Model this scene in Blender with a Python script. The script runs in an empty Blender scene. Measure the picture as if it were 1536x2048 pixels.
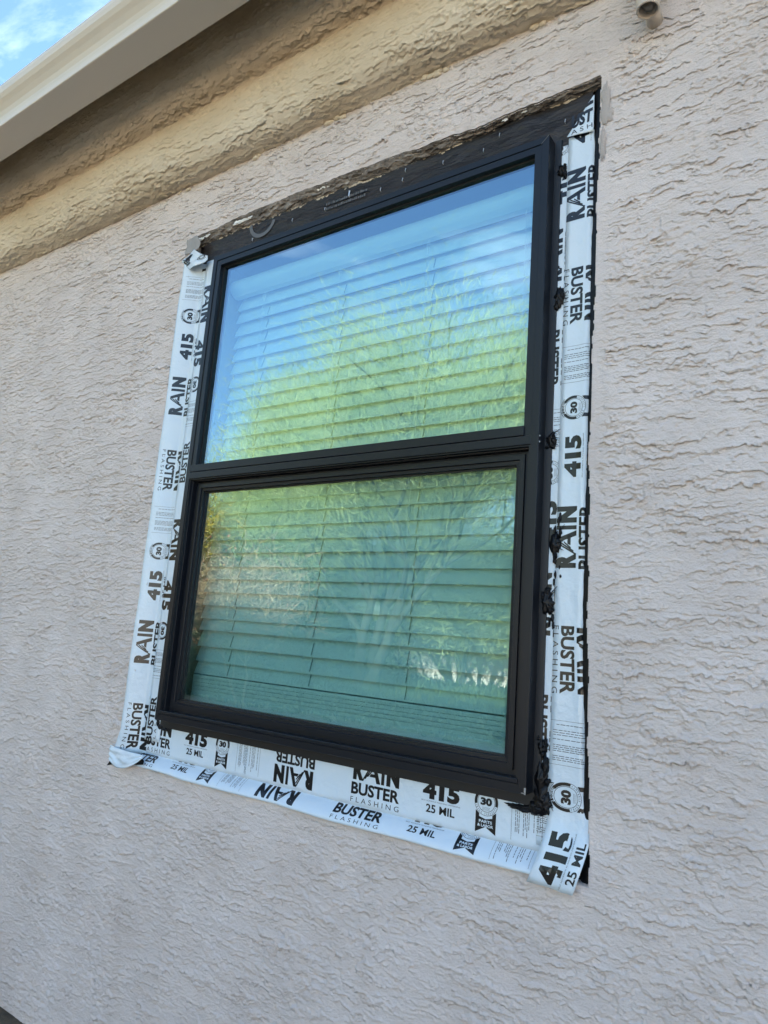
import bpy, bmesh, math, random
import numpy as np
from mathutils import Vector, Matrix
random.seed(7)
R = math.radians
S = bpy.context.scene
C = S.collection

# ------------------------------------------------------------ camera
cam = bpy.data.cameras.new('camera')
cam.sensor_fit = 'HORIZONTAL'; cam.sensor_width = 36
cam.lens = 1387.6 / 1536 * 36
cam.clip_start = 0.02; cam.clip_end = 3000
cam.dof.use_dof = True; cam.dof.focus_distance = 1.5; cam.dof.aperture_fstop = 22
camo = bpy.data.objects.new('camera', cam); C.objects.link(camo)
camo.location = (1.34538, -1.05928, 0.22134)
camo.rotation_euler = (1.749553, -0.074896, 0.603294)
S.camera = camo

# ------------------------------------------------------------ world, sun, exposure
SUN_AZ = 8      # degrees from +Y towards +X
SUN_EL = 20
w = bpy.data.worlds.new('World'); S.world = w; w.use_nodes = True
nt = w.node_tree; nt.nodes.clear()
out = nt.nodes.new('ShaderNodeOutputWorld'); bg = nt.nodes.new('ShaderNodeBackground')
sky = nt.nodes.new('ShaderNodeTexSky'); sky.sky_type = 'NISHITA'; sky.sun_disc = False
sky.sun_elevation = R(SUN_EL); sky.sun_rotation = R(SUN_AZ)
sky.air_density = 1.2; sky.dust_density = 0.35; sky.ozone_density = 4.0
tc = nt.nodes.new('ShaderNodeTexCoord')
mp = nt.nodes.new('ShaderNodeMapping'); mp.inputs['Scale'].default_value = (1, 1, 1.9)
mp.inputs['Rotation'].default_value = (0.3, 0.1, 0.9); mp.inputs['Location'].default_value = (.35, .1, .2)
nz = nt.nodes.new('ShaderNodeTexNoise'); nz.inputs['Scale'].default_value = 3.2
nz.inputs['Detail'].default_value = 8; nz.inputs['Roughness'].default_value = 0.62; nz.inputs['Distortion'].default_value = 0.6
cr = nt.nodes.new('ShaderNodeValToRGB')
cr.color_ramp.elements[0].position = 0.545; cr.color_ramp.elements[0].color = (0, 0, 0, 1)
cr.color_ramp.elements[1].position = 0.84; cr.color_ramp.elements[1].color = (1, 1, 1, 1)
mx = nt.nodes.new('ShaderNodeMix'); mx.data_type = 'RGBA'
mx.inputs['B'].default_value = (4.7, 5.4, 6.4, 1)
L = nt.links.new
L(tc.outputs['Generated'], mp.inputs['Vector']); L(mp.outputs[0], nz.inputs['Vector'])
L(nz.outputs['Fac'], cr.inputs[0]); L(cr.outputs[0], mx.inputs['Factor']); L(sky.outputs[0], mx.inputs['A'])
L(mx.outputs['Result'], bg.inputs[0]); bg.inputs[1].default_value = 0.08
L(bg.outputs[0], out.inputs[0])

sl = bpy.data.lights.new('sun', 'SUN'); sl.energy = 5.0; sl.angle = R(0.53); sl.color = (1, 0.93, 0.82)
so = bpy.data.objects.new('sun', sl); C.objects.link(so)
sd = Vector((math.sin(R(SUN_AZ)) * math.cos(R(SUN_EL)), math.cos(R(SUN_AZ)) * math.cos(R(SUN_EL)), math.sin(R(SUN_EL))))
so.rotation_euler = sd.to_track_quat('Z', 'Y').to_euler(); so.location = (0, 0, 8)

S.view_settings.view_transform = 'Standard'; S.view_settings.look = 'None'
S.view_settings.exposure = 2.66; S.view_settings.gamma = 1
S.cycles.max_bounces = 10; S.cycles.transparent_max_bounces = 16
S.cycles.glossy_bounces = 4; S.cycles.diffuse_bounces = 4

# ------------------------------------------------------------ noise
_rng = np.random.RandomState(11)
_perm = _rng.permutation(256); _perm = np.concatenate([_perm, _perm])
_ang = _rng.rand(256) * 2 * np.pi
_gx = np.cos(_ang).astype(np.float32); _gy = np.sin(_ang).astype(np.float32)

def gn(x, y, seed=0):
    x = np.asarray(x, np.float32) + 37.3 * seed; y = np.asarray(y, np.float32) + 17.7 * seed
    xi = np.floor(x).astype(np.int32); yi = np.floor(y).astype(np.int32)
    xf = x - xi; yf = y - yi
    xi &= 255; yi &= 255
    def g(i, j, fx, fy):
        h = _perm[_perm[(xi + i) & 255] + ((yi + j) & 255)]
        return _gx[h] * fx + _gy[h] * fy
    u = xf * xf * xf * (xf * (xf * 6 - 15) + 10); v = yf * yf * yf * (yf * (yf * 6 - 15) + 10)
    a = g(0, 0, xf, yf); b = g(1, 0, xf - 1, yf); c = g(0, 1, xf, yf - 1); d = g(1, 1, xf - 1, yf - 1)
    return (a + u * (b - a) + v * ((c + u * (d - c)) - (a + u * (b - a)))) * 1.5

def sst(a, b, x):
    t = np.clip((x - a) / (b - a), 0, 1); return t * t * (3 - 2 * t)

def stucco(u, v, full=False):
    """skip-trowelled plaster relief in metres: thin overlapping coats whose ragged lower lips run sideways"""
    w1 = gn(u * 2.6, v * 7, 1); w2 = gn(u * 9, v * 18, 2); w3 = gn(u * 34, v * 46, 3); w4 = gn(u * 95, v * 120, 4)
    jag = 0.27 * w3 + 0.20 * w4 + .10 * gn(u * 190, v * 210, 6)
    h = np.zeros_like(u); lip = np.zeros_like(u)
    for k, (fr, amp, sd_, dec) in enumerate(((60, .0036, 5, 5.0), (95, .0036, 9, 5.0), (150, .0029, 13, 5.0))):
        ph = v * fr + (1.2 + .25 * k) * gn(u * (2.2 + k * 1.4), v * (6 + 3 * k), sd_) + .65 * w2 + jag * (1.5 + .6 * k) + .33 * k
        fl = np.floor(ph); f = ph - fl
        m = gn(u * (9 + 5 * k) + fl * 3.17, v * 3 + fl * 1.9, sd_ + 1) + .55 * gn(u * 38 + fl * 7.7, v * 12, sd_ + 2)
        m = sst(-.02, .20, m - .15 * sst(-.1, .4, gn(u * 3.1, v * 4.3, 77 + k)))
        e = sst(0, .0010 * fr, f)
        h += amp * m * e * np.exp(-f * dec)
        lip += amp * m * e * np.exp(-f * fr * .16)
    # islands with closed ragged outlines
    n2 = gn(u * 13, v * 26, 21) + .5 * gn(u * 31, v * 55, 22) + .22 * gn(u * 90, v * 110, 23)
    h += .0018 * sst(.20, .25, n2) * sst(-.1, .25, gn(u * 3, v * 5, 24))
    n3 = gn(u * 58, v * 88, 25) + .5 * gn(u * 100, v * 130, 26)
    h -= .0024 * sst(.30, .42, n3) * sst(.0, .35, gn(u * 5, v * 7, 27))
    h += .0005 * gn(u * 6, v * 14, 28) + .0005 * w3 + .0003 * w4 + .0012 * gn(u * 1.3, v * 1.7, 30)
    h += .0003 * gn(u * 22, v * 160, 31) * sst(-.1, .3, gn(u * 4, v * 5, 32))
    return (h, lip) if full else h

# ------------------------------------------------------------ materials
def mat(name, col, rough=.6, **k):
    m = bpy.data.materials.new(name); m.use_nodes = True
    b = m.node_tree.nodes['Principled BSDF']
    b.inputs['Base Color'].default_value = (*col, 1); b.inputs['Roughness'].default_value = rough
    for a, v in k.items(): b.inputs[a].default_value = v
    return m
def nodes(m): return m.node_tree, m.node_tree.nodes['Principled BSDF']
def noise_col(m, cols, scale, detail=6, vec_scale=(1, 1, 1), rough=.6, lo=.35, hi=.65):
    t, b = nodes(m)
    c = t.nodes.new('ShaderNodeTexCoord'); mp = t.nodes.new('ShaderNodeMapping'); mp.inputs['Scale'].default_value = vec_scale
    n = t.nodes.new('ShaderNodeTexNoise'); n.inputs['Scale'].default_value = scale; n.inputs['Detail'].default_value = detail; n.inputs['Roughness'].default_value = rough
    r = t.nodes.new('ShaderNodeValToRGB')
    while len(r.color_ramp.elements) < len(cols): r.color_ramp.elements.new(.5)
    for i, cc in enumerate(cols):
        e = r.color_ramp.elements[i]; e.position = lo + (hi - lo) * i / (len(cols) - 1); e.color = (*cc, 1)
    t.links.new(c.outputs['Object'], mp.inputs[0]); t.links.new(mp.outputs[0], n.inputs['Vector'])
    t.links.new(n.outputs['Fac'], r.inputs[0]); t.links.new(r.outputs[0], b.inputs['Base Color'])
    return r
def bump(m, scale, dist, detail=4, strength=1, vec_scale=(1, 1, 1), rough=.6):
    t, b = nodes(m)
    c = t.nodes.new('ShaderNodeTexCoord'); mp = t.nodes.new('ShaderNodeMapping'); mp.inputs['Scale'].default_value = vec_scale
    n = t.nodes.new('ShaderNodeTexNoise'); n.inputs['Scale'].default_value = scale; n.inputs['Detail'].default_value = detail; n.inputs['Roughness'].default_value = rough
    bp = t.nodes.new('ShaderNodeBump'); bp.inputs['Strength'].default_value = strength; bp.inputs['Distance'].default_value = dist
    t.links.new(c.outputs['Object'], mp.inputs[0]); t.links.new(mp.outputs[0], n.inputs['Vector'])
    t.links.new(n.outputs['Fac'], bp.inputs['Height'])
    old = b.inputs['Normal'].links
    if old: t.links.new(old[0].from_socket, bp.inputs['Normal'])
    t.links.new(bp.outputs[0], b.inputs['Normal'])

M = {}
M['stucco'] = mat('painted_stucco', (.56, .48, .42), .82)
noise_col(M['stucco'], [(.585, .51, .47), (.64, .565, .525), (.685, .61, .575)], 5.5, 8, lo=.32, hi=.68)
def stains(m, fac):
    t, b = nodes(m); src = b.inputs['Base Color'].links[0].from_socket
    c = t.nodes.new('ShaderNodeTexCoord')
    for vs, sc_, lo, hi, col, f_ in (((1, 1, .12), 9, .56, .80, (.36, .29, .235), fac), ((1, 1, .7), 5, .60, .78, (.46, .36, .28), fac * .9), ((1, 1, 1), 55, .70, .76, (.22, .16, .11), .45)):
        mp = t.nodes.new('ShaderNodeMapping'); mp.inputs['Scale'].default_value = vs
        n = t.nodes.new('ShaderNodeTexNoise'); n.inputs['Scale'].default_value = sc_; n.inputs['Detail'].default_value = 7; n.inputs['Roughness'].default_value = .65
        r = t.nodes.new('ShaderNodeMapRange'); r.inputs['From Min'].default_value = lo; r.inputs['From Max'].default_value = hi; r.inputs['To Max'].default_value = f_
        x = t.nodes.new('ShaderNodeMix'); x.data_type = 'RGBA'; x.inputs['B'].default_value = (*col, 1)
        t.links.new(c.outputs['Object'], mp.inputs[0]); t.links.new(mp.outputs[0], n.inputs['Vector']); t.links.new(n.outputs['Fac'], r.inputs['Value'])
        t.links.new(r.outputs[0], x.inputs['Factor']); t.links.new(src, x.inputs['A']); src = x.outputs['Result']
    t.links.new(src, b.inputs['Base Color'])
stains(M['stucco'], .24)
bump(M['stucco'], 380, .0012, 3, strength=1); bump(M['stucco'], 170, .0016, 4); bump(M['stucco'], 80, .0032, 6, rough=.7, vec_scale=(1, 1, 1.7))
M['trim'] = mat('bounce_tinted_trim_stucco', (.58, .49, .38), .8)  # yellower than the wall stucco: warm bounce light put into the colour
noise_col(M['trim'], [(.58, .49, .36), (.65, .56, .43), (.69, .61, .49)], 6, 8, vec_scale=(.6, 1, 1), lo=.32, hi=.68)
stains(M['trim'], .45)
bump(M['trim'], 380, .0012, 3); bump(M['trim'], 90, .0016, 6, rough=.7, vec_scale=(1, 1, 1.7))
M['mortar'] = mat('broken_mortar', (.16, .13, .105), .95)
rr = noise_col(M['mortar'], [(.085, .075, .066), (.21, .185, .165), (.31, .28, .25), (.68, .64, .58)], 42, 8, vec_scale=(.5, 1, 1), rough=.7, lo=.36, hi=.74)
bump(M['mortar'], 160, .004, 6)
M['scrape'] = mat('scraped_plaster', (.40, .355, .325), .95); bump(M['scrape'], 160, .002, 6)
M['lip'] = mat('chipped_plaster_lip', (.55, .47, .36), .9); bump(M['lip'], 200, .002, 5)
M['chip'] = mat('white_plaster_chip', (.8, .79, .76), .85); bump(M['chip'], 200, .002, 4)
M['frame'] = mat('black_anodised_frame', (.0075, .0092, .0135), .36); M['frame'].node_tree.nodes['Principled BSDF'].inputs['Specular IOR Level'].default_value = .3
bump(M['frame'], 900, .00004, 2)
M['gasket'] = mat('black_gasket', (.003, .003, .004), .6)
M['fin'] = mat('black_fin', (.008, .009, .012), .5)
M['sealant'] = mat('black_sealant', (.004, .004, .005), .42); M['sealant'].node_tree.nodes['Principled BSDF'].inputs['Specular IOR Level'].default_value = .25; bump(M['sealant'], 150, .001, 3)
M['tape'] = mat('white_film_tape', (.615, .70, .765), .28); bump(M['tape'], 34, .0030, 4); bump(M['tape'], 9, .004, 2, vec_scale=(1, 1, .5)); bump(M['tape'], 120, .0005, 3)
M['ink'] = mat('black_ink', (.006, .006, .007), .3)
M['ink2'] = mat('thin_print_ink', (.09, .10, .11), .4)
M['paper'] = mat('black_building_paper', (.020, .0175, .0175), .4); M['paper'].node_tree.nodes['Principled BSDF'].inputs['Specular IOR Level'].default_value = .3; bump(M['paper'], 22, .010, 5, vec_scale=(.5, 1, 1.6))
noise_col(M['paper'], [(.014, .0135, .0155), (.032, .027, .026)], 9, 5)
M['greyprint'] = mat('faint_grey_print', (.11, .11, .115), .5)
M['staple'] = mat('staple_steel', (.75, .75, .75), .35, Metallic=.6)
M['chalk'] = mat('chalk_dust', (.30, .29, .28), .9)
M['gutter'] = mat('painted_gutter', (.60, .55, .47), .42); bump(M['gutter'], 14, .001, 3)
M['pipe'] = mat('painted_pipe', (.52, .46, .39), .55); bump(M['pipe'], 60, .0008, 4)
M['dark'] = mat('pipe_inside', (.03, .024, .018), .9)
M['slat'] = mat('white_blind_slat', (.74, .78, .78), .5)
M['cord'] = mat('blind_cord', (.8, .82, .82), .7)
M['cordd'] = mat('dark_string', (.24, .30, .30), .8)
M['room'] = mat('room_paint', (.34, .31, .25), .9)
M['tile'] = mat('roof_tile', (.30, .19, .13), .85); bump(M['tile'], 14, .03, 4)
M['ground'] = mat('gravel', (.36, .28, .20), .95); noise_col(M['ground'], [(.40, .29, .18), (.56, .43, .28), (.66, .53, .37)], 7, 9, rough=.75); bump(M['ground'], 30, .03, 6)
M['bed'] = mat('soil', (.10, .07, .045), .95); noise_col(M['bed'], [(.06, .04, .026), (.13, .095, .06)], 14, 8); bump(M['bed'], 40, .02, 6)
M['block'] = mat('painted_block', (.50, .43, .35), .9); noise_col(M['block'], [(.44, .37, .30), (.54, .47, .38)], 3, 6)
M['bark'] = mat('bark', (.02, .022, .012), 1); bump(M['bark'], 30, .02, 5)
M['barkb'] = mat('bark_brown', (.05, .035, .022), .9)

# glass: tinted, strongly reflecting coated pane
g = bpy.data.materials.new('coated_glass'); g.use_nodes = True; M['glass'] = g
t = g.node_tree; t.nodes.clear()
o = t.nodes.new('ShaderNodeOutputMaterial'); ms = t.nodes.new('ShaderNodeMixShader')
tr = t.nodes.new('ShaderNodeBsdfTransparent'); tr.inputs[0].default_value = (.79, .93, .90, 1)
gl = t.nodes.new('ShaderNodeBsdfGlossy'); gl.inputs['Roughness'].default_value = 0.0; gl.inputs[0].default_value = (.74, .88, 1, 1)
lw = t.nodes.new('ShaderNodeLayerWeight'); lw.inputs[0].default_value = .5
pw = t.nodes.new('ShaderNodeMath'); pw.operation = 'POWER'; pw.inputs[1].default_value = 4
fr = t.nodes.new('ShaderNodeMapRange'); fr.inputs['To Min'].default_value = .205; fr.inputs['To Max'].default_value = 1
t.links.new(lw.outputs['Facing'], pw.inputs[0]); t.links.new(pw.outputs[0], fr.inputs['Value'])
bp = t.nodes.new('ShaderNodeBump'); bp.inputs['Distance'].default_value = .0004; bp.inputs['Strength'].default_value = 1
tc2 = t.nodes.new('ShaderNodeTexCoord'); n2 = t.nodes.new('ShaderNodeTexNoise'); n2.inputs['Scale'].default_value = 3.5; n2.inputs['Detail'].default_value = 1
t.links.new(tc2.outputs['Object'], n2.inputs['Vector']); t.links.new(n2.outputs['Fac'], bp.inputs['Height'])
t.links.new(fr.outputs[0], ms.inputs[0]); t.links.new(tr.outputs[0], ms.inputs[1]); t.links.new(gl.outputs[0], ms.inputs[2])
t.links.new(ms.outputs[0], o.inputs[0])

def leafmat(name, c1, c2, tr=.35):
    m = bpy.data.materials.new(name); m.use_nodes = True; t = m.node_tree; t.nodes.clear()
    o = t.nodes.new('ShaderNodeOutputMaterial'); a = t.nodes.new('ShaderNodeBsdfDiffuse'); b = t.nodes.new('ShaderNodeBsdfTranslucent')
    x = t.nodes.new('ShaderNodeMixShader'); x.inputs[0].default_value = tr
    c = t.nodes.new('ShaderNodeTexCoord'); n = t.nodes.new('ShaderNodeTexNoise'); n.inputs['Scale'].default_value = 2.2; n.inputs['Detail'].default_value = 5
    r = t.nodes.new('ShaderNodeValToRGB'); r.color_ramp.elements[0].position = .38; r.color_ramp.elements[1].position = .62
    r.color_ramp.elements[0].color = (*c1, 1); r.color_ramp.elements[1].color = (*c2, 1)
    t.links.new(c.outputs['Object'], n.inputs[0]); t.links.new(n.outputs['Fac'], r.inputs[0])
    t.links.new(r.outputs[0], a.inputs[0]); t.links.new(r.outputs[0], b.inputs[0])
    t.links.new(a.outputs[0], x.inputs[1]); t.links.new(b.outputs[0], x.inputs[2]); t.links.new(x.outputs[0], o.inputs[0])
    return m
M['pv'] = leafmat('palo_verde_stems', (.27, .33, .11), (.41, .45, .19))
M['olive'] = leafmat('olive_leaves', (.22, .17, .03), (.42, .30, .06))
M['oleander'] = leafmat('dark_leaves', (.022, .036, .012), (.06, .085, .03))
M['dry'] = leafmat('dry_twigs', (.22, .145, .085), (.36, .26, .16), .2)
M['pink'] = leafmat('pink_bracts', (.45, .12, .08), (.6, .25, .15), .3)

# ------------------------------------------------------------ helpers
def link(name, me, m, parent=None, smooth=False):
    for x in (m if isinstance(m, (list, tuple)) else [m]): me.materials.append(x)
    o = bpy.data.objects.new(name, me); C.objects.link(o)
    if parent: o.parent = parent
    if smooth: me.polygons.foreach_set('use_smooth', [True] * len(me.polygons))
    return o
def tag(o, label=None, cat=None, group=None, kind=None):
    if label: o['label'] = label
    if cat: o['category'] = cat
    if group: o['group'] = group
    if kind: o['kind'] = kind
    return o
def empty(name, loc, label, cat, group=None):
    o = bpy.data.objects.new(name, None); C.objects.link(o); o.location = loc; o.empty_display_size = .1
    return tag(o, label, cat, group)
def adopt(o, root):
    """keep world-space vertices while parenting to an Empty that stands elsewhere"""
    bpy.context.view_layer.update()
    o.parent = root; o.matrix_parent_inverse = Matrix.Translation(-root.location)
    return o
def npmesh(name, V, F):
    """V (n,3), F (m,4) or list"""
    me = bpy.data.meshes.new(name)
    V = np.asarray(V, np.float32)
    if isinstance(F, np.ndarray):
        F = F.reshape(-1, F.shape[-1])
        k = F.shape[1]; n = F.shape[0]
        me.vertices.add(len(V)); me.vertices.foreach_set('co', V.ravel())
        me.loops.add(n * k); me.loops.foreach_set('vertex_index', F.astype(np.int32).ravel())
        me.polygons.add(n); me.polygons.foreach_set('loop_start', np.arange(0, n * k, k, dtype=np.int32))
        me.polygons.foreach_set('loop_total', np.full(n, k, np.int32))
        me.update(calc_edges=True); me.validate()
    else:
        me.from_pydata([tuple(v) for v in V], [], F); me.update()
    return me
def grid_faces(nu, nv):
    i = np.arange(nu * nv).reshape(nu, nv)
    return np.stack([i[:-1, :-1], i[1:, :-1], i[1:, 1:], i[:-1, 1:]], -1)
class MB:
    def __init__(s): s.v = []; s.f = []
    def box(s, a, b):
        x0, y0, z0 = a; x1, y1, z1 = b; n = len(s.v)
        s.v += [(x0, y0, z0), (x1, y0, z0), (x1, y1, z0), (x0, y1, z0), (x0, y0, z1), (x1, y0, z1), (x1, y1, z1), (x0, y1, z1)]
        s.f += [[n + i for i in q] for q in ((0, 3, 2, 1), (4, 5, 6, 7), (0, 1, 5, 4), (1, 2, 6, 5), (2, 3, 7, 6), (3, 0, 4, 7))]
        return s
    def tube(s, pts, r, k=8, r2=None, caps=True):
        pts = [Vector(p) for p in pts]; n0 = len(s.v)
        rs = r if isinstance(r, (list, tuple)) else [r + ((r2 if r2 is not None else r) - r) * i / (len(pts) - 1) for i in range(len(pts))]
        up = None
        for i, p in enumerate(pts):
            d = (pts[min(i + 1, len(pts) - 1)] - pts[max(i - 1, 0)]).normalized()
            if up is None: up = d.orthogonal().normalized()
            up = (up - d * up.dot(d)).normalized() if (up - d * up.dot(d)).length > 1e-6 else d.orthogonal().normalized()
            b = d.cross(up)
            for j in range(k):
                a = 2 * math.pi * j / k
                s.v.append(tuple(p + (up * math.cos(a) + b * math.sin(a)) * rs[i]))
        for i in range(len(pts) - 1):
            for j in range(k):
                a = n0 + i * k + j; b_ = n0 + i * k + (j + 1) % k
                s.f.append([a, b_, b_ + k, a + k])
        if caps:
            s.f.append([n0 + j for j in range(k)][::-1]); s.f.append([n0 + (len(pts) - 1) * k + j for j in range(k)])
        return s
    def sweep_x(s, prof, x0, x1, close=False):
        n = len(s.v); k = len(prof)
        for x in (x0, x1): s.v += [(x, y, z) for y, z in prof]
        for i in range(k if close else k - 1):
            j = (i + 1) % k; s.f.append([n + i, n + j, n + k + j, n + k + i])
        if close:
            s.f.append([n + i for i in range(k)][::-1]); s.f.append([n + k + i for i in range(k)])
        return s
    def ring(s, rect, prof):
        """mitred picture-frame: prof = [(inset, y)], rect = x0,z0,x1,z1"""
        x0, z0, x1, z1 = rect; n = len(s.v); k = len(prof)
        for d, y in prof: s.v += [(x0 + d, y, z0 + d), (x1 - d, y, z0 + d), (x1 - d, y, z1 - d), (x0 + d, y, z1 - d)]
        for i in range(k - 1):
            for j in range(4):
                a = n + i * 4 + j; b = n + i * 4 + (j + 1) % 4
                s.f.append([a, b, b + 4, a + 4])
        return s
    def build(s, name, m, parent=None, smooth=False, bevel=0, auto=None):
        me = bpy.data.meshes.new(name); me.from_pydata(s.v, [], s.f); me.update()
        bm = bmesh.new(); bm.from_mesh(me); bmesh.ops.recalc_face_normals(bm, faces=bm.faces); bm.to_mesh(me); bm.free()
        o = link(name, me, m, None, smooth)
        if parent: adopt(o, parent)
        if bevel:
            b = o.modifiers.new('bevel', 'BEVEL'); b.width = bevel; b.segments = 2; b.limit_method = 'ANGLE'; b.angle_limit = R(30)
        return o
interp = np.interp

# ============================================================ HOUSE
T = .035      # plane of the sheathing where the tape lies
SY = .012     # outer plane of the stucco
GZ = -.758     # ground level
house = empty('house', (0, SY, GZ), 'cream stucco house wall with rounded cornice and gutter above the window', 'house')

topx = [-.114, .048, .205, .384, .513, .664, .813, .898, .986]; topz = [1.235, 1.245, 1.248, 1.247, 1.243, 1.235, 1.233, 1.235, 1.240]
rz = [-.112, .009, .152, .381, .629, .842, 1.059, 1.24]; rx = [.997, .995, .990, .985, .983, .986, .988, .990]
def top_edge(x): return interp(x, topx, topz) + .0035 * gn(x * 14, x * 0 + .5, 40) + .0022 * gn(x * 60, x * 0 + .5, 41)
def right_edge(z): return interp(z, rz, rx) + .0028 * gn(z * 11, z * 0 + .5, 42) + .0014 * gn(z * 50, z * 0 + .5, 43)
def left_edge(z): return -.108 + .002 * gn(z * 12, z * 0 + .5, 44)
def bot_edge(x): return -.1125 + .002 * gn(x * 12, x * 0 + .5, 45)

zs = np.arange(-.80, 1.46, .00120, dtype=np.float32)
xs = [1.62]
while xs[-1] > -2.3: xs.append(xs[-1] - (.00155 + .0009 * max(0, (1.1 - xs[-1]))))
xs = np.array(xs[::-1], np.float32)
X, Z = np.meshgrid(xs, zs, indexing='ij')
H, LIP = stucco(X, Z, True)
# patched band of smoother plaster round the opening, and the smear below the sill
dR = X - right_edge(zs)[None, :]
inz = (Z > -.12) & (Z < 1.27)
smooth_band = np.where(inz, sst(.034 + .012 * gn(Z * 9, X * 9, 50), .004, dR) * (dR > -.01), 0)
topb = sst(.022 + .010 * gn(X * 6, Z * 9, 52), .004, Z - top_edge(xs)[:, None]) * (Z > 1.2) * (X > -.12) * (X < 1.0); smooth_band = np.maximum(smooth_band, topb * .8)
bandB = ((X > -.12) & (X < 1.0)) * sst(.16, .0, bot_edge(xs)[:, None] - Z + .05 * gn(X * 7, Z * 7, 51)) * (Z < -.07)
H = H * (1 - .8 * smooth_band) * (1 - .45 * bandB) - .0016 * smooth_band
Y = SY - H
hole = (X > left_edge(zs)[None, :]) & (X < right_edge(zs)[None, :]) & (Z > bot_edge(xs)[:, None]) & (Z < top_edge(xs)[:, None])
nu, nv = X.shape
V = np.stack([X, Y, Z - LIP * 1.35 * (1 - smooth_band)], -1).reshape(-1, 3)
idx = np.arange(nu * nv).reshape(nu, nv)
F = grid_faces(nu, nv)
hq = hole[:-1, :-1] & hole[1:, :-1] & hole[:-1, 1:] & hole[1:, 1:]
keep = ~hq
Fk = F[keep]
# returns (thickness of the cut) from the boundary of the hole
quads = []
a = keep[:-1, :] != keep[1:, :]
ii, jj = np.nonzero(a)
for i, j in zip(ii, jj): quads.append((idx[i + 1, j], idx[i + 1, j + 1]))
a = keep[:, :-1] != keep[:, 1:]
ii, jj = np.nonzero(a)
for i, j in zip(ii, jj): quads.append((idx[i, j + 1], idx[i + 1, j + 1]))
quads = np.array(quads); used = np.unique(quads); remap = {int(v): k + len(V) for k, v in enumerate(used)}
Vb = V[used].copy(); Vb[:, 1] = T + .004
Fb = np.array([[a_, b_, remap[int(b_)], remap[int(a_)]] for a_, b_ in quads])
V = np.concatenate([V, Vb]); Fk = np.concatenate([Fk, Fb])
o = link('wall', npmesh('wall', V, Fk), M['stucco'], smooth=True); adopt(o, house)
# plain outer wall beyond the modelled patch
wmb = MB()
for (x0, z0, x1, z1) in ((-9, GZ - .1, float(xs[0]), 1.95), (float(xs[-1]), GZ - .1, 6, 1.95)): wmb.box((x0, SY, z0), (x1, SY + .2, z1))
wmb.box((float(xs[0]), SY, float(zs[-1])), (float(xs[-1]), SY + .2, 1.95))
wmb.box((float(xs[0]), T + .03, GZ - .1), (-.13, SY + .2, float(zs[-1]))); wmb.box((1.01, T + .03, GZ - .1), (float(xs[-1]), SY + .2, float(zs[-1])))
wmb.box((-.13, T + .03, GZ - .1), (1.01, SY + .2, -.03)); wmb.box((-.13, T + .03, 1.16), (1.01, SY + .2, float(zs[-1])))
wmb.box((-9, SY, GZ - .1), (-8.9, 8, 1.95)); wmb.box((5.9, SY, GZ - .1), (6, 8, 1.95)); wmb.box((-9, 7.9, GZ - .1), (6, 8, 1.95))
wmb.box((-8.9, SY + .2, 1.93), (5.9, 7.9, 1.95))
wmb.build('outer_wall', M['stucco'], house)
# base board sheathing seen in the opening
sh = MB(); sh.box((-.125, T + .0045, -.125), (1.005, T + .025, -.0)).box((-.125, T + .0045, 1.146), (1.005, T + .025, 1.29)).box((-.125, T + .0045, 0), (0, T + .025, 1.146)).box((.9, T + .0045, 0), (1.005, T + .025, 1.146))
sh.build('sheathing', M['paper'], house)

# cornice : two rounded stucco lobes under the gutter
prof = [(.016, 1.4045), (.000, 1.4065), (-.018, 1.4105), (-.036, 1.418), (-.052, 1.434), (-.063, 1.460), (-.069, 1.493), (-.069, 1.527), (-.064, 1.551), (-.054, 1.566),
        (-.064, 1.5705), (-.085, 1.576), (-.108, 1.589), (-.126, 1.614), (-.136, 1.648), (-.140, 1.69), (-.140, 1.76)]
P = np.array(prof); seg = np.r_[0, np.cumsum(np.hypot(*np.diff(P, axis=0).T))]
tt = np.arange(0, seg[-1], .0016); py = interp(tt, seg, P[:, 0]); pz = interp(tt, seg, P[:, 1])
kern = np.ones(5) / 5
def smo(a_): b_ = np.convolve(np.pad(a_, 2, 'edge'), kern, 'valid'); return b_
py, pz = smo(py), smo(pz)
dy, dz = np.gradient(py), np.gradient(pz); nl = np.hypot(dy, dz); ny, nz_ = -dz / nl, dy / nl
cx = [1.62]
while cx[-1] > -2.6: cx.append(cx[-1] - (.0018 + .0010 * max(0, (1.1 - cx[-1]))))
cx = np.array(cx[::-1], np.float32)
CX, CT = np.meshgrid(cx, tt.astype(np.float32), indexing='ij')
CH, CL = stucco(CX * .9 + 5.1, CT + 3.3, True); CH = CH * 1.15 + .0035 * gn(CX * 2.2, CT * 9, 60) + .003 * gn(CX * .9, CT * 3, 61)
CH[:, :4] *= .3
V = np.stack([CX, py[None] + ny[None] * CH + nz_[None] * CL * .7, pz[None] + nz_[None] * CH - (-ny[None]) * CL * .7], -1).reshape(-1, 3)
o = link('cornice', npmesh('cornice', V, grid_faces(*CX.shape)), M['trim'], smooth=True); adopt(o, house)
cm = MB()
for x0, x1 in ((-9, float(cx[0])), (float(cx[-1]), 6)): cm.sweep_x(prof + [(.1, 1.76), (.1, 1.40)], x0, x1, True)
cm.build('cornice', M['trim'], house)
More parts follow.
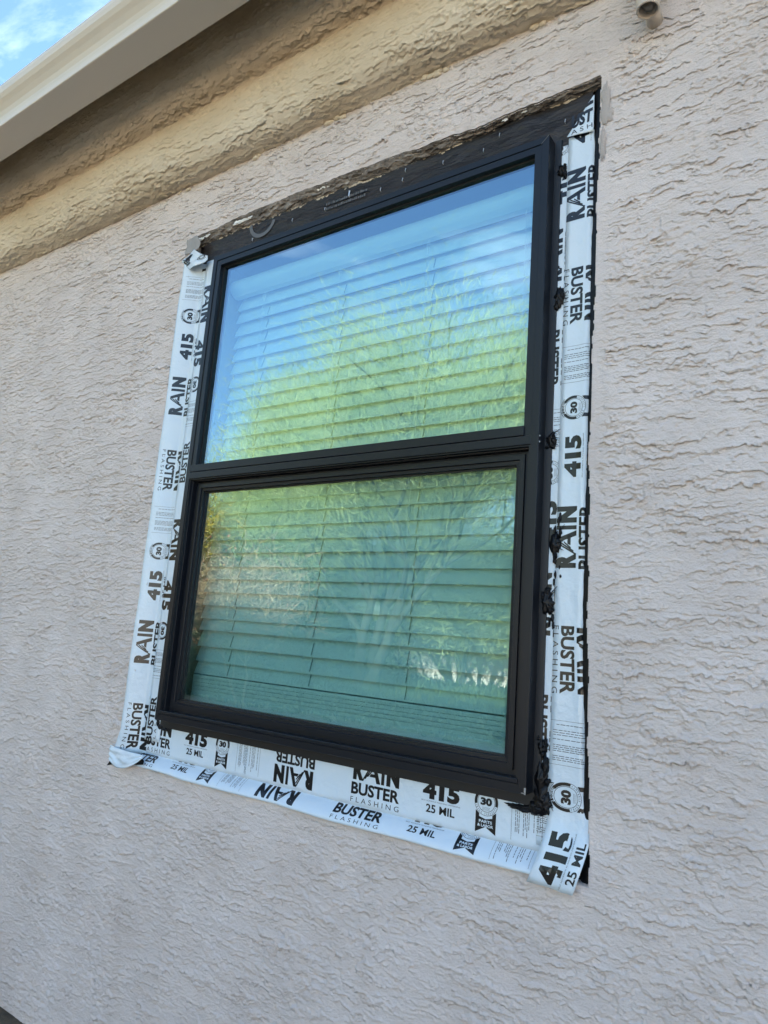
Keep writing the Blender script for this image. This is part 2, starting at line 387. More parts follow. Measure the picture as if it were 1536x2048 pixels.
# crust of plaster in the corner between wall and cornice
cb = MB(); rnd = random.Random(4)
def lump(mb, c, r, rnd, sq=(1, 1, 1), sub=2, rough=.35):
    bm = bmesh.new(); bmesh.ops.create_icosphere(bm, subdivisions=sub, radius=1)
    k = rnd.uniform(0, 50); n = len(mb.v)
    for v in bm.verts:
        q = v.co; d = 1 + rough * (float(gn(q.x * 1.7 + k, q.y * 1.7 + q.z, 3)) + .5 * float(gn(q.x * 4 + k, q.z * 4 + q.y, 5)))
        mb.v.append((c[0] + q.x * r * sq[0] * d, c[1] + q.y * r * sq[1] * d, c[2] + q.z * r * sq[2] * d))
    mb.f += [[n + v.index for v in f.verts] for f in bm.faces]; bm.free()
for x, n_ in ((.62, 9), (.36, 7), (-.2, 4), (-.72, 4), (.86, 5), (.1, 4)):
    for i in range(n_): lump(cb, (x + rnd.gauss(0, .022), .009, 1.402 + rnd.gauss(0, .003)), rnd.uniform(.003, .007), rnd, (1.6, .9, .7))
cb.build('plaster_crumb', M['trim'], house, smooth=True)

# gutter : K-style profile, plus roof edge
gp = [(-.158, 1.78), (-.158, 1.662), (-.160, 1.6595), (-.244, 1.6595), (-.2465, 1.661), (-.2475, 1.671), (-.2485, 1.676), (-.251, 1.684), (-.257, 1.695), (-.266, 1.706),
      (-.275, 1.715), (-.282, 1.725), (-.286, 1.737), (-.287, 1.747), (-.284, 1.751), (-.280, 1.749), (-.276, 1.742), (-.262, 1.712), (-.244, 1.690), (-.240, 1.665), (-.164, 1.665), (-.163, 1.78)]
gp = [(-1.0593 + .935 * (y + 1.0593), .2213 + .935 * (z - .2213)) for y, z in gp]; gp[0] = (gp[0][0], 1.80); gp[-1] = (gp[-1][0], 1.80)
gm = MB(); gm.sweep_x(gp, -9, 6, True); gm.build('gutter', M['gutter'], house, bevel=.0012)
rf = MB()
rf.v += [(-9.2, -.215, 1.77), (6.2, -.215, 1.77), (6.2, 4, 3.0), (-9.2, 4, 3.0), (6.2, 8.2, 1.77), (-9.2, 8.2, 1.77), (-9.2, -.215, 1.80), (6.2, -.215, 1.80), (6.2, 4, 3.06), (-9.2, 4, 3.06), (6.2, 8.2, 1.80), (-9.2, 8.2, 1.80)]
rf.f += [[0, 1, 2, 3], [3, 2, 4, 5], [6, 7, 8, 9], [9, 8, 10, 11], [0, 1, 7, 6], [5, 4, 10, 11], [1, 2, 8, 7], [2, 4, 10, 8], [0, 3, 9, 6], [3, 5, 11, 9]]
rf.build('roof', M['tile'], house)
# window recess and room behind the blind
rm = MB()
rm.box((-.01, .052, -.02), (.0, .19, 1.16)).box((.9, .052, -.02), (.91, .19, 1.16)).box((-.01, .052, 1.146), (.91, .19, 1.16)).box((-.01, .052, -.02), (.91, .19, .028))
rm.box((-.6, 1.2, -.6), (1.5, 1.22, 1.8)).box((-.6, .19, -.6), (-.58, 1.2, 1.8)).box((1.48, .19, -.6), (1.5, 1.2, 1.8)).box((-.6, .19, 1.78), (1.5, 1.2, 1.8)).box((-.6, .19, -.62), (1.5, 1.2, -.6))
rm.build('window_reveal', M['room'], house)

# broken plaster edge over the window: ragged sloping underside
ex = np.arange(-.125, .99, .0026, dtype=np.float32); es = np.linspace(0, 1, 22).astype(np.float32)
EX, ES = np.meshgrid(ex, es, indexing='ij')
zf = top_edge(ex)[:, None] + .0012; zb = (interp(ex, [-.068, .046, .186, .310, .434, .551, .608, .731, .803, .893, .970], [1.221, 1.226, 1.229, 1.229, 1.229, 1.224, 1.227, 1.230, 1.232, 1.233, 1.234]) + .0022 * gn(ex * 45, ex * 0, 70) + .003 * gn(ex * 16, ex * 0, 71) - .0025)[:, None]
EY = (SY - .0015) + (T - SY) * ES * .98
shape = ES ** .85
EZ = zf + (zb - zf) * shape + .004 * gn(EX * 30, ES * 3, 72) * np.sin(ES * np.pi) + .0028 * gn(EX * 90, ES * 8, 73) * np.sqrt(np.clip(np.sin(ES * np.pi), 0, 1))
step = sst(.45, .52, ES + .10 * gn(EX * 12, ES * 0, 74)); EZ = EZ - .0035 * step * (1 - ES)
EY = EY + .0025 * gn(EX * 40, ES * 5, 75) * np.sin(ES * np.pi) - .0015 * gn(EX * 120, ES * 11, 76) * (ES > .05)
V = np.stack([EX, EY, EZ], -1).reshape(-1, 3)
o = link('broken_edge', npmesh('broken_edge', V, grid_faces(*EX.shape)), M['mortar'], smooth=False); adopt(o, house)
# pale torn lip at the lower back edge and white chips
lp = MB(); rnd = random.Random(9)
x = -.10
while x < .96:
    if rnd.random() < (.85 if .15 < x < .72 else .45):
        z = float(interp(x, ex, zb[:, 0])); lump(lp, (x, T - .0035, z + rnd.uniform(-.0015, .002)), rnd.uniform(.0014, .0032), rnd, (2.2, .6, .8), 2, .9)
    x += rnd.uniform(.0035, .0075)
lp.build('plaster_lip', M['lip'], house)
ch = MB()
for (x, yy, z, r) in ((.062, .018, 1.238, .010), (.088, .018, 1.240, .009), (.328, .019, 1.242, .007), (.345, .018, 1.243, .008), (.45, .02, 1.240, .004), (-.088, .016, 1.230, .009), (.62, .02, 1.234, .003), (.66, .022, 1.233, .004), (.70, .02, 1.232, .003), (-.06, .016, 1.234, .006), (.84, .018, 1.232, .003), (.865, .018, 1.233, .003), (.80, .018, 1.231, .0035)):
    lump(ch, (x, yy, z), r, rnd, (1.5, .3, .5), 3, 1.1)
ch.build('plaster_chip', M['chip'], house)

# ============================================================ drain pipe stub at top right
pp = empty('drain_pipe', (1.082, -.04, 1.279), 'short painted pipe stub sticking out of the wall at the upper right', 'pipe')
m_ = MB(); k = 40; rings = [(.0180, 1.2790), (.0186, 1.2805), (.0186, 1.40), (.0140, 1.40), (.0152, 1.2805), (.0160, 1.2790)]
for r, z in rings:
    for j in range(k): m_.v.append((1.082 + r * math.cos(2 * math.pi * j / k), -.040 + r * math.sin(2 * math.pi * j / k), z))
for i in range(len(rings)):
    for j in range(k):
        a, b = i * k + j, i * k + (j + 1) % k; c = ((i + 1) % len(rings)) * k
        m_.f.append([a, b, c + (j + 1) % k, c + j])
m_.build('drop_pipe', M['pipe'], pp, smooth=True)
m2 = MB(); m2.tube([(1.082, -.035, 1.304), (1.0815, -.01, 1.303), (1.081, .02, 1.302)], .0130, 24); m2.build('wall_stub', M['pipe'], pp, smooth=True)
m3 = MB(); m3.tube([(1.082, -.040, 1.325), (1.082, -.040, 1.33)], .0149, 24); m3.build('pipe_plug', M['dark'], pp)

# ============================================================ WINDOW
win = empty('window', (.45, 0, 0), 'black framed single hung window with two panes, set in the taped opening', 'window')
W_, H_ = .9, 1.146
f = MB()
f.ring((0, 0, W_, H_), [(0, T + .01), (0, .0008), (.0008, 0), (.0135, 0), (.0140, .0012), (.0140, .05)])
f.build('main_frame', M['frame'], win)
fn = MB(); fn.ring((-.0125, -.020, W_ + .0125, H_ + .004), [(0, T - .0005), (0, T - .0072), (.0125, T - .0076), (.03, T - .0076)]); fn.build('nail_fin', M['fin'], win)
RZ0, RZ1 = .561, .591
up = MB()
up.ring((.0140, RZ0 + .012, W_ - .0140, H_ - .0140), [(0, .010), (0, .0022), (.0005, .0018), (.0138, .0018), (.0144, .0026), (.0150, .0145)])
bead = up.build('glazing_bead', M['frame'], win)
ug = MB(); ug.ring((.0285, RZ1 - .006, W_ - .0285, H_ - .0285), [(0, .0120), (.0035, .0122), (.0035, .022)]); gk = ug.build('gasket', M['gasket']); gk.parent = bead
mr = MB(); mr.box((.0135, -.0010, RZ0 - .001), (W_ - .0135, .03, RZ0 + .0150)); mr.build('meeting_rail', M['frame'], win, bevel=.0008)
m4 = MB(); m4.box((.0165, -.0022, RZ0 + .0156), (W_ - .0265, .014, RZ1 + .003)); m4.build('rail_bead', M['frame'], win, bevel=.0008)
lo = MB(); lo.ring((.0140, .0140, W_ - .0140, RZ0), [(0, .006), (0, .0020), (.0035, .0020), (.0040, .009), (.0060, .0095), (.0065, .0245), (.0075, .03)])
lo.build('sash_track', M['frame'], win)
ls = MB(); ls.ring((.0205, .0200, W_ - .0205, RZ0 - .002), [(0, .05), (0, .0215), (.0006, .021), (.0095, .021), (.0100, .0165), (.0190, .0165), (.0196, .0172), (.0200, .0205), (.0265, .0210), (.0272, .030)])
lso = ls.build('sash', M['frame'], win)
lg = MB(); lg.ring((.0475, .0470, W_ - .0475, RZ0 - .029), [(0, .0275), (.0025, .0277), (.0025, .036)])
x_ = lg.build('gasket', M['gasket']); x_.parent = lso
sill = MB(); sill.box((.0142, -.0008, .0140), (W_ - .0142, .0150, .0215)); sill.build('sill_ledge', M['frame'], win, bevel=.001)
def pane(name, x0, z0, x1, z1, y, par, th=.003):
    b = MB(); b.box((x0, y, z0), (x1, y + th, z1)); o = b.build(name, M['glass']); o.parent = par; return o
pane('glass_pane', .0290, RZ1 - .004, W_ - .0290, H_ - .0290, .0150, bead)
pane('glass_pane', .0480, .0475, W_ - .0480, RZ0 - .0295, .0300, lso)
for z in (.5745, .5640):
    rv = MB(); lump(rv, (.9008, .0032, z), .0016, random.Random(int(z * 999)), (.6, 1, 1), 2, .1); rv.build('rivet', M['staple'], win, smooth=True)
sc = MB(); sc.box((.893, -.0006, .0015), (.9003, .0, .0025)); sc.box((.8975, -.0006, .0), (.9003, -.0002, .010)); sc.build('corner_scratch', M['chalk'], win)
sc2 = MB(); sc2.tube([(.884, -.0004, 1.131), (.899, -.0004, 1.1455)], .0003, 5); sc2.build('corner_joint', M['chalk'], win)
sc3 = MB(); sc3.tube([(.001, -.0003, .001), (.0135, -.0003, .0135)], .00022, 5); sc3.tube([(.8865, -.0003, .0135), (.899, -.0003, .001)], .00022, 5); sc3.build('corner_joint', M['gasket'], win)

# ============================================================ BLIND
bl = empty('window_blind', (.45, .09, 1.06), 'white horizontal slat blind lowered behind the glass of the window', 'blind')
low = [1.0620, 1.0293, .9936, .9588, .9248, .8888, .8531, .8179, .7844, .7498, .7161, .6828, .6493, .6155, .5815, .5482, .5179, .4879, .4552, .4224, .3912, .3591, .3277, .2966, .2651, .2346, .2065, .1688, .1354, .1044]
def slat_mesh(name, w_, up_):
    b = MB(); n = 7; x0, x1 = .018, .93
    pr = []
    for i in range(n):
        s_ = i / (n - 1); pr.append((.083 + .0170 * s_ - .0015 * math.sin(math.pi * s_), up_ * s_))
    pr2 = [(y + .0022, z - .0004) for y, z in pr[::-1]]
    b.sweep_x(pr + pr2, x0, x1, True)
    return b
for i, z in enumerate(low):
    b = slat_mesh('slat', .05, .0425); ob = b.build('slat', M['slat'], bl)
    rr_ = random.Random(i)
    ob.location.z += z; ob.rotation_euler = (R(rr_.uniform(-.8, .8)), R(rr_.gauss(0, .05)), 0)
for i in range(5):
    b = MB(); z = .0985 - i * .0085; b.box((.0815, z - .0035, .0) if False else (.018, .0815, z - .0041), (.93, .128, z + .0039)); b.build('slat', M['slat'], bl, bevel=.001)
b = MB(); b.box((.018, .079, .036), (.93, .131, .062)); b.build('bottom_rail', M['slat'], bl, bevel=.004)
vp = []
for i in range(15):
    a = -math.pi / 2 + math.pi * i / 14; vp.append((.072 - .010 * math.cos(a) - (.008 if abs(a) < 1 else 0) * math.cos(a * 1.5), 1.087 + .025 * math.sin(a)))
b = MB(); b.sweep_x(vp + [(.085, 1.113), (.085, 1.061)], .012, .935, True); b.build('valance', M['slat'], bl, smooth=False, bevel=.001)
for cx_ in (.115, .36, .60, .825):
    b = MB(); b.tube([(cx_, .0775, 1.085), (cx_ + .002, .078, .8), (cx_ - .001, .078, .5), (cx_, .0775, .05)], .0008, 5)
    b.tube([(cx_ + .006, .0785, 1.085), (cx_ + .004, .0795, .95), (cx_ + .005, .079, .7)], .0006, 5); b.build('lift_cord', M['cord'], bl)
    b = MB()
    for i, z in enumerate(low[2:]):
        if i % 1 == 0: b.tube([(cx_ + .017, .0815, z + .004), (cx_ + .014, .0915, z + .030)], .0011, 5)  # short dark string slanting across the face of each slat
    b.build('dark_string', M['cordd'], bl)
    b = MB(); lump(b, (cx_, .0645, 1.088), .0045, random.Random(1), (1, .4, .8)); b.build('cord_clip', M['cordd'], bl)
b = MB(); b.tube([(.835, .077, .10), (.842, .0745, .085), (.83, .073, .072), (.815, .0735, .066), (.80, .0735, .07), (.812, .073, .078), (.83, .0725, .069), (.85, .074, .062)], .0011, 6); b.build('cord_knot', M['cord'], bl, smooth=True)

# ============================================================ TAPE: geometry + print
_tx = {}
def text2d(s, off=.03, space=1.0):
    key = (s, off, space)
    if key in _tx: return _tx[key]
    cu = bpy.data.curves.new('t', 'FONT'); cu.body = s; cu.offset = off; cu.resolution_u = 3; cu.space_character = space
    ob = bpy.data.objects.new('t', cu); C.objects.link(ob)
    dg = bpy.context.evaluated_depsgraph_get(); me = bpy.data.meshes.new_from_object(ob.evaluated_get(dg))
    vs = np.array([v.co[:2] for v in me.vertices]); fs = [list(p.vertices) for p in me.polygons]
    bpy.data.objects.remove(ob); bpy.data.meshes.remove(me); bpy.data.curves.remove(cu)
    mn, mx_ = vs.min(0), vs.max(0); vs = (vs - mn) / (mx_ - mn)
    _tx[key] = (vs, fs); return _tx[key]
class Ink:
    def __init__(s): s.v = []; s.f = []; s.m = []
    def poly(s, pts, m=0):
        n = len(s.v); s.v += [tuple(p) for p in pts]; s.f.append(list(range(n, n + len(pts)))); s.m.append(m)
    def text(s, str_, u0, u1, v0, v1, off=.03, flip=False, m=0, space=1.0, rot=0, shear=0):
        vs, fs = text2d(str_, off, space); n = len(s.v)
        cu, cv = (u0 + u1) / 2, (v0 + v1) / 2
        for a, b in vs:
            x = (a - .5) * (u1 - u0) + shear * (b - .5) * (v1 - v0); y = (b - .5) * (v1 - v0)
            if flip: x, y = -x, -y
            if rot: x, y = x * math.cos(rot) - y * math.sin(rot), x * math.sin(rot) + y * math.cos(rot)
            s.v.append((cu + x, cv + y))
        s.f += [[n + i for i in f] for f in fs]; s.m += [m] * len(fs)
    def rain(s, c, v0, v1, wd, flip=False):
        """RAIN with a striped A"""
        g = 1 if not flip else -1
        def T_(x, y): return (c + g * x, (v0 + v1) / 2 + g * y)
        h = (v1 - v0)
        hw = wd / 2
        def word(ch, a, b, off):
            vs, fs = text2d(ch, off); n = len(s.v)
            s.v += [T_(a + (b - a) * p, (q - .5) * h) for p, q in vs]; s.f += [[n + i for i in f] for f in fs]; s.m += [0] * len(fs)
        word('R', -hw, -hw + .24 * wd, .075); word('I', hw - .38 * wd, hw - .315 * wd, .05); word('N', hw - .27 * wd, hw, .078)
        # A : solid right leg, three slanting bars on the left
        ax0, ax1, apex = -hw + .20 * wd, hw - .395 * wd, hw - .58 * wd
        s.poly([T_(apex - .02 * wd, h / 2), T_(apex + .055 * wd, h / 2), T_(ax1, -h / 2), T_(ax1 - .085 * wd, -h / 2)])
        for k in range(3):
            a = k * .052 * wd
            s.poly([T_(ax0 + a, -h / 2 + k * .13 * h), T_(ax0 + a + .030 * wd, -h / 2 + k * .13 * h), T_(apex + .01 * wd, h / 2 - k * .20 * h), T_(apex - .018 * wd, h / 2 - k * .20 * h)])
        s.poly([T_(ax0 + .16 * wd, -h * .22), T_(ax1 - .05 * wd, -h * .22), T_(ax1 - .07 * wd, -h * .06), T_(ax0 + .19 * wd, -h * .06)])
    def arc(s, cu, cv, r0, r1, a0, a1, n=20, m=0):
        for i in range(n):
            b0 = a0 + (a1 - a0) * i / n; b1 = a0 + (a1 - a0) * (i + 1) / n
            s.poly([(cu + r0 * math.cos(b0), cv + r0 * math.sin(b0)), (cu + r1 * math.cos(b0), cv + r1 * math.sin(b0)), (cu + r1 * math.cos(b1), cv + r1 * math.sin(b1)), (cu + r0 * math.cos(b1), cv + r0 * math.sin(b1))], m)
    def badge(s, u, v, r=.0235):
        s.arc(u, v, r * .70, r * .90, -.25, math.pi * .32 , 10); s.arc(u, v, r * .70, r * .90, math.pi * .68, math.pi + .25, 10)
        s.arc(u, v, r * .64, r * .67, 0, 2 * math.pi, 26)
        s.arc(u, v, r * .97, r, math.pi * .25, math.pi * .75, 12)
        s.arc(u, v, r * .88, r * .91, math.pi * 1.08, math.pi * 1.92, 16)
        for i, ch in enumerate('RAINBUSTER'):
            a = math.pi * .72 - i * math.pi * .44 / 9
            s.text(ch, u + r * .83 * math.cos(a) - r * .055, u + r * .83 * math.cos(a) + r * .055, v + r * .83 * math.sin(a) - r * .09, v + r * .83 * math.sin(a) + r * .09, .03, rot=a - math.pi / 2)
        for i, ch in enumerate('YEARS WARRANTY'):
            if ch == ' ': continue
            a = math.pi * 1.12 + i * math.pi * .76 / 13
            s.text(ch, u + r * .78 * math.cos(a) - r * .04, u + r * .78 * math.cos(a) + r * .04, v + r * .78 * math.sin(a) - r * .06, v + r * .78 * math.sin(a) + r * .06, .02, rot=a + math.pi / 2, m=1)
        s.text('30', u - r * .44, u + r * .44, v - r * .24, v + r * .28, .06)
        for k in range(3): s.poly([(u - r * .3, v - r * (.38 + k * .08)), (u + r * .3, v - r * (.38 + k * .08)), (u + r * .3, v - r * (.36 + k * .08)), (u - r * .3, v - r * (.36 + k * .08))], 1)
        # ribbon, its words left in white by building it round them
        y0, y1 = v - r * 1.02, v - r * 2.05; x0, x1 = u - r * .78, u + r * .78
        s.poly([(x0, y0 + r * .42), (x0 + r * .28, y0 + r * .22), (x0 + r * .28, y0 - r * .22), (x0, y0 - r * .22)]); s.poly([(x1 - r * .28, y0 + r * .22), (x1, y0 + r * .42), (x1, y0 - r * .22), (x1 - r * .28, y0 - r * .22)])
        s.poly([(x0 + r * .28, y0 + r * .02), (u, y0 - r * .10), (x1 - r * .28, y0 + r * .02), (x1 - r * .28, y0 - r * .22), (x0 + r * .28, y0 - r * .22)])
        s.poly([(x0, y0 - r * .22), (u, y0 - r * .22), (u, y1 + r * .42), (x0, y1)]); s.poly([(u, y0 - r * .22), (x1, y0 - r * .22), (x1, y1), (u, y1 + r * .42)])
        s.text('PARTS', u - r * .5, u + r * .5, y0 - r * .36, y0 - r * .17, .03, m=2); s.text('& LABOR', u - r * .6, u + r * .6, y0 - r * .62, y0 - r * .43, .03, m=2)
    def fine(s, u):
        rg = random.Random(int(abs(u) * 1000)); 
        s.poly([(u - .033, -.012), (u - .0325, -.012), (u - .0325, .062), (u - .033, .062)], 1); s.poly([(u + .033, -.012), (u + .0335, -.012), (u + .0335, .062), (u + .033, .062)], 1)
        for k in (-.0265, -.0235, -.0205, -.013, -.0100, -.0070, -.0040, .0045, .011, .0145, .018, .0265):
            v = .055 if k < .02 else .05; lo_ = rg.uniform(-.008, .012)
            while v > lo_:
                wd = rg.uniform(.003, .008); s.poly([(u + k, v - wd), (u + k + .0011, v - wd), (u + k + .0011, v), (u + k, v)], 1); v -= wd + .0012
    def pattern(s, u0, a, b):
        P_ = .623
        for k in range(-4, 5):
            c = u0 + k * P_
            if c < a - .7 or c > b + .3: continue
            s.text('415', c - .036, c + .036, .0205, .0495, .06); s.text('SELF ADHESIVE FLASHING MEMBRANE', c - .038, c + .038, .0165, .0185, .0, m=1)
            s.text('25 MIL', c - .028, c + .028, -.001, .0125, .022)
            s.badge(c + .085, .0355); s.fine(c + .163)
            q = c + .290; s.rain(q, -.013, .0215, .102, True); s.text('BUSTER', q - .053, q + .053, .0255, .0475, .035, True); s.text('FLASHING', q - .053, q + .053, .0510, .0600, -.002, True, space=1.6)
            q = c + .487; s.rain(q, .0255, .0600, .102); s.text('BUSTER', q - .053, q + .053, 0, .0215, .035); s.text('FLASHING', q - .053, q + .053, -.0135, -.0045, -.002, space=1.6)
    def emit(s, name, fn_, ur, vr, vcuts, ustep, mats, parent, off=.0006):
        bm = bmesh.new(); vv = [bm.verts.new((p[0], p[1], 0)) for p in s.v]
        for f_, m_i in zip(s.f, s.m):
            try: nf = bm.faces.new([vv[i] for i in f_]); nf.material_index = m_i
            except ValueError: pass
        def cut(co, no, ci=False, cc=False):
            bmesh.ops.bisect_plane(bm, geom=bm.verts[:] + bm.edges[:] + bm.faces[:], plane_co=co, plane_no=no, clear_inner=ci, clear_outer=cc)
        cut((ur[0], 0, 0), (1, 0, 0), ci=True); cut((ur[1], 0, 0), (1, 0, 0), cc=True)
        cut((0, vr[0], 0), (0, 1, 0), ci=True); cut((0, vr[1], 0), (0, 1, 0), cc=True)
        for v in vcuts: cut((0, v, 0), (0, 1, 0))
        u = ur[0] + ustep
        while u < ur[1]: cut((u, 0, 0), (1, 0, 0)); u += ustep
        bmesh.ops.triangulate(bm, faces=bm.faces[:])
        lift = {}
        for fc in bm.faces:
            for v in fc.verts: lift[v] = max(lift.get(v, 0), off + (.0003 if fc.material_index == 2 else 0))
        for v in bm.verts:
            a, b = v.co.x, v.co.y; e = .0005
            p = Vector(fn_(a, b)); n = (Vector(fn_(a + e, b)) - p).cross(Vector(fn_(a, b + e)) - p).normalized()
            if n.y > 0: n = -n
            v.co = p + n * lift.get(v, off)
        me = bpy.data.meshes.new(name); bm.to_mesh(me); bm.free()
        for x in mats: me.materials.append(x)
        o = bpy.data.objects.new(name, me); C.objects.link(o); o.parent = parent
        return o
INKS = [M['ink'], M['ink2'], M['tape']]
def strip(fn_, ur, vr, vcuts, label, group='flashing tape strips round the window', ustep=.01, u0=0, ink=None, name='flashing_tape', prnt=True, lab_cat='tape'):
    us = np.arange(ur[0], ur[1] + 1e-6, ustep); vs = sorted(set([vr[0], vr[1]] + list(vcuts)))
    V = [fn_(a, b) for a in us for b in vs]
    o = link(name, npmesh(name, V, grid_faces(len(us), len(vs))), M['tape'], smooth=True)
    tag(o, label, lab_cat, group)
    sm = o.modifiers.new('thickness', 'SOLIDIFY'); sm.thickness = .0007; sm.offset = 0
    ik = ink or Ink()
    if prnt: ik.pattern(u0, ur[0], ur[1])
    if ik.v: ik.emit('printed_lettering', fn_, ur, vr, [v for v in vs[1:-1]], ustep, INKS, o)
    return o
def wob(a, f_, s_, amp): return amp * float(gn(a * f_, .5, s_))
# --- bottom, under layer: folds forward over the stucco below the opening
def fb2(a, b):
    # b: .04 .. -.022 ; crease at b=.024 <-> z=-.084
    if b > .024: return (a, T - .0022, -.084 + (b - .024))
    s_ = (.024 - b) / .046
    y = T - .0022 + (SY - .0075 - T + .0022) * (1 - (1 - s_) ** 1.7) - wob(a, 9, 81, .0030) * s_ - wob(a, 26, 82, .0012) * s_
    return (a, y, -.084 - .028 * s_ + wob(a, 7, 83, .003) * s_)
vc = [.024, .019, .014, .009, .004, -.001, -.006, -.011, -.016]
strip(fb2, (-.066, .962), (-.022, .036), vc, 'lower printed tape strip below the window, folded forward over the stucco edge', u0=.087)
# --- bottom, top layer
def fb1(a, b): return (a, T - .0034 - wob(a, 5, 84, .0006), -.065 + b)
strip(fb1, (-.058, .935), (-.020, .060), [-.01, 0, .01, .02, .03, .04, .05], 'flat printed tape strip directly below the black window frame', u0=.112)
# --- left, inner sliver
def fl2(a, b): return (-.085 + b, T - .0050, -a)
strip(fl2, (-1.165, .060), (.021, .075), [.03, .045, .06], 'narrow tape sliver between left tape and the window frame, its print cut off', u0=-.282)
# --- left, outer strip
def fl1(a, b):
    # b = v ; crease b=.027 <-> x=-.085
    x0 = -.058
    if b < .022: return (x0 - b, T - .0034 - .0002, a)
    s_ = (b - .022) / .052
    y = T - .0036 + (SY - .0045 - T) * (1 - (1 - s_) ** 1.6) - (wob(a, 6, 85, .0022) + .0008) * s_ - wob(a, 22, 86, .0008) * s_
    x = x0 - .022 - (.042) * s_ + wob(a, 5, 87, .003) * s_
    if a < -.04: x -= (-.04 - a) * .35 * s_
    return (x, y, a)
strip(fl1, (-.092, 1.186), (-.003, .074), [.006, .012, .018, .022, .027, .032, .038, .044, .050, .056, .062, .068], 'long printed tape strip left of the window, creased along its length', u0=.304)
# --- right, inner strip
def fr2(a, b): return (.945 - b, T - .0036 - wob(a, 8, 88, .0006), a)
strip(fr2, (-.075, 1.15), (.010, .038), [.018, .026, .032], 'inner narrow tape strip between right tape and the window frame', u0=.431)
# --- right, outer strip
def fr1(a, b):
    s_ = max(0, (-.03 - a)); x = .985 - b - 2.3 * s_ * s_
    xe = wob(a, 9, 89, .0022) * sst(.03, .013, b)
    lean = .10 * s_ * 1.2; xe += .008 * float(sst(.30, .02, a)) * float(sst(.055, .02, b))
    return (x + xe, T - .0056 - .006 * float(sst(.03, .012, b)) * (.4 + .6 * float(sst(0, -.1, a))) - min(.0275, s_ * .40) + .012 * float(sst(.014, .008, b)) * float(sst(-.03, .01, a)) - wob(a, 5, 90, .0007) - wob(a, 40, 91, .0006) * (s_ > 0), a)
strip(fr1, (-.122, 1.150), (-.004, .0595), [.003, .008, .012, .017, .022, .03, .04, .05], 'wide printed tape strip down the right side of the window', u0=.541)

def flat_piece(name, poly, y, label, cat='tape', group=None, m='tape', ink=None, wave=.0008, slope=(0, 0)):
    """small cut piece lying on the wall; poly in (x,z)"""
    bm = bmesh.new(); vs = [bm.verts.new((p[0], p[1], 0)) for p in poly]; bm.faces.new(vs)
    xs_ = [p[0] for p in poly]; zs_ = [p[1] for p in poly]
    for k in range(1, 12):
        bmesh.ops.bisect_plane(bm, geom=bm.verts[:] + bm.edges[:] + bm.faces[:], plane_co=(min(xs_) + (max(xs_) - min(xs_)) * k / 12, 0, 0), plane_no=(1, 0, 0))
        bmesh.ops.bisect_plane(bm, geom=bm.verts[:] + bm.edges[:] + bm.faces[:], plane_co=(0, min(zs_) + (max(zs_) - min(zs_)) * k / 12, 0), plane_no=(0, 1, 0))
    def fn_(a, b): return (a, y + slope[0] * (a - xs_[0]) + slope[1] * (b - zs_[0]) - wave * float(gn(a * 40, b * 40, 95)), b)
    for v in bm.verts: v.co = Vector(fn_(v.co.x, v.co.y))
    me = bpy.data.meshes.new(name); bm.to_mesh(me); bm.free()
    o = link(name, me, M[m], smooth=True); tag(o, label, cat, group)
    sm = o.modifiers.new('thickness', 'SOLIDIFY'); sm.thickness = .0007; sm.offset = 0
    if ink: ink.emit('printed_lettering', fn_, (min(xs_), max(xs_)), (min(zs_), max(zs_)), [], (max(xs_) - min(xs_)) / 12, INKS, o, .0008)
    return o
# top right triangular patch with its own cut print
ik = Ink(); ik.text('UST', .932, .971, 1.161, 1.188, .05, shear=.15, rot=.10); ik.text('ASH', .932, .971, 1.1485, 1.1575, -.002, space=1.5, rot=.06)
ik.poly([(.955, 1.193), (.972, 1.198), (.972, 1.204), (.9665, 1.2045)])
flat_piece('tape_patch', [(.924, 1.147), (.973, 1.141), (.9735, 1.214), (.9715, 1.214)], T - .0115, 'triangular white tape patch at the upper right corner of the opening', ink=ik, slope=(0, 0))

# top left crumpled flap
def flap():
    rg = random.Random(3); nu_, nv_ = 26, 22
    def fn_(a, b):
        # a 0..1 across, b 0..1 down
        x = -.128 + .080 * a + .010 * b * (a - .3); z = 1.194 - .052 * b + .006 * a + .010 * (a - .5) ** 2
        curl = .010 * math.exp(-((a - .62) / .25) ** 2) + .004 * float(gn(a * 3, b * 3, 97))
        z -= .010 * math.sin(math.pi * a) * b
        return (x, SY - .010 + (T - SY) * .55 * a - curl * (.3 + b), z)
    V = [fn_(i / (nu_ - 1), j / (nv_ - 1)) for i in range(nu_) for j in range(nv_)]
    F = grid_faces(nu_, nv_); keepf = []
    for q in F.reshape(-1, 4):
        i, j = divmod(int(q[0]), nv_); a, b = i / (nu_ - 1), j / (nv_ - 1)
        if b < .42 - a * 1.1 or b < (a - .45) * 1.15: continue
        if b > .93 - .55 * max(0, .35 - a) * 2 or b > 1.32 - a * .45: continue
        keepf.append(list(q))
    o = link('tape_flap', npmesh('tape_flap', V, np.array(keepf)), M['tape'], smooth=True)
    tag(o, 'crumpled curling tape flap at the upper left corner of the opening', 'tape')
    sm = o.modifiers.new('thickness', 'SOLIDIFY'); sm.thickness = .0007; sm.offset = 0
    ik = Ink(); ik.text('RER', .06, .40, .42, .72, .07, rot=1.25, flip=True)
    ik.poly([(.12, .40), (.30, .20), (.42, .22), (.36, .40), (.2, .5)])
    ik.arc(.83, .60, .07, .10, 0, 6.28, 14); ik.arc(.83, .60, .13, .15, 0, 6.28, 16)
    ik.emit('printed_lettering', fn_, (0.02, .95), (.05, .9), [.2, .3, .4, .5, .6, .7, .8], .08, INKS, o, .0009)
flap()
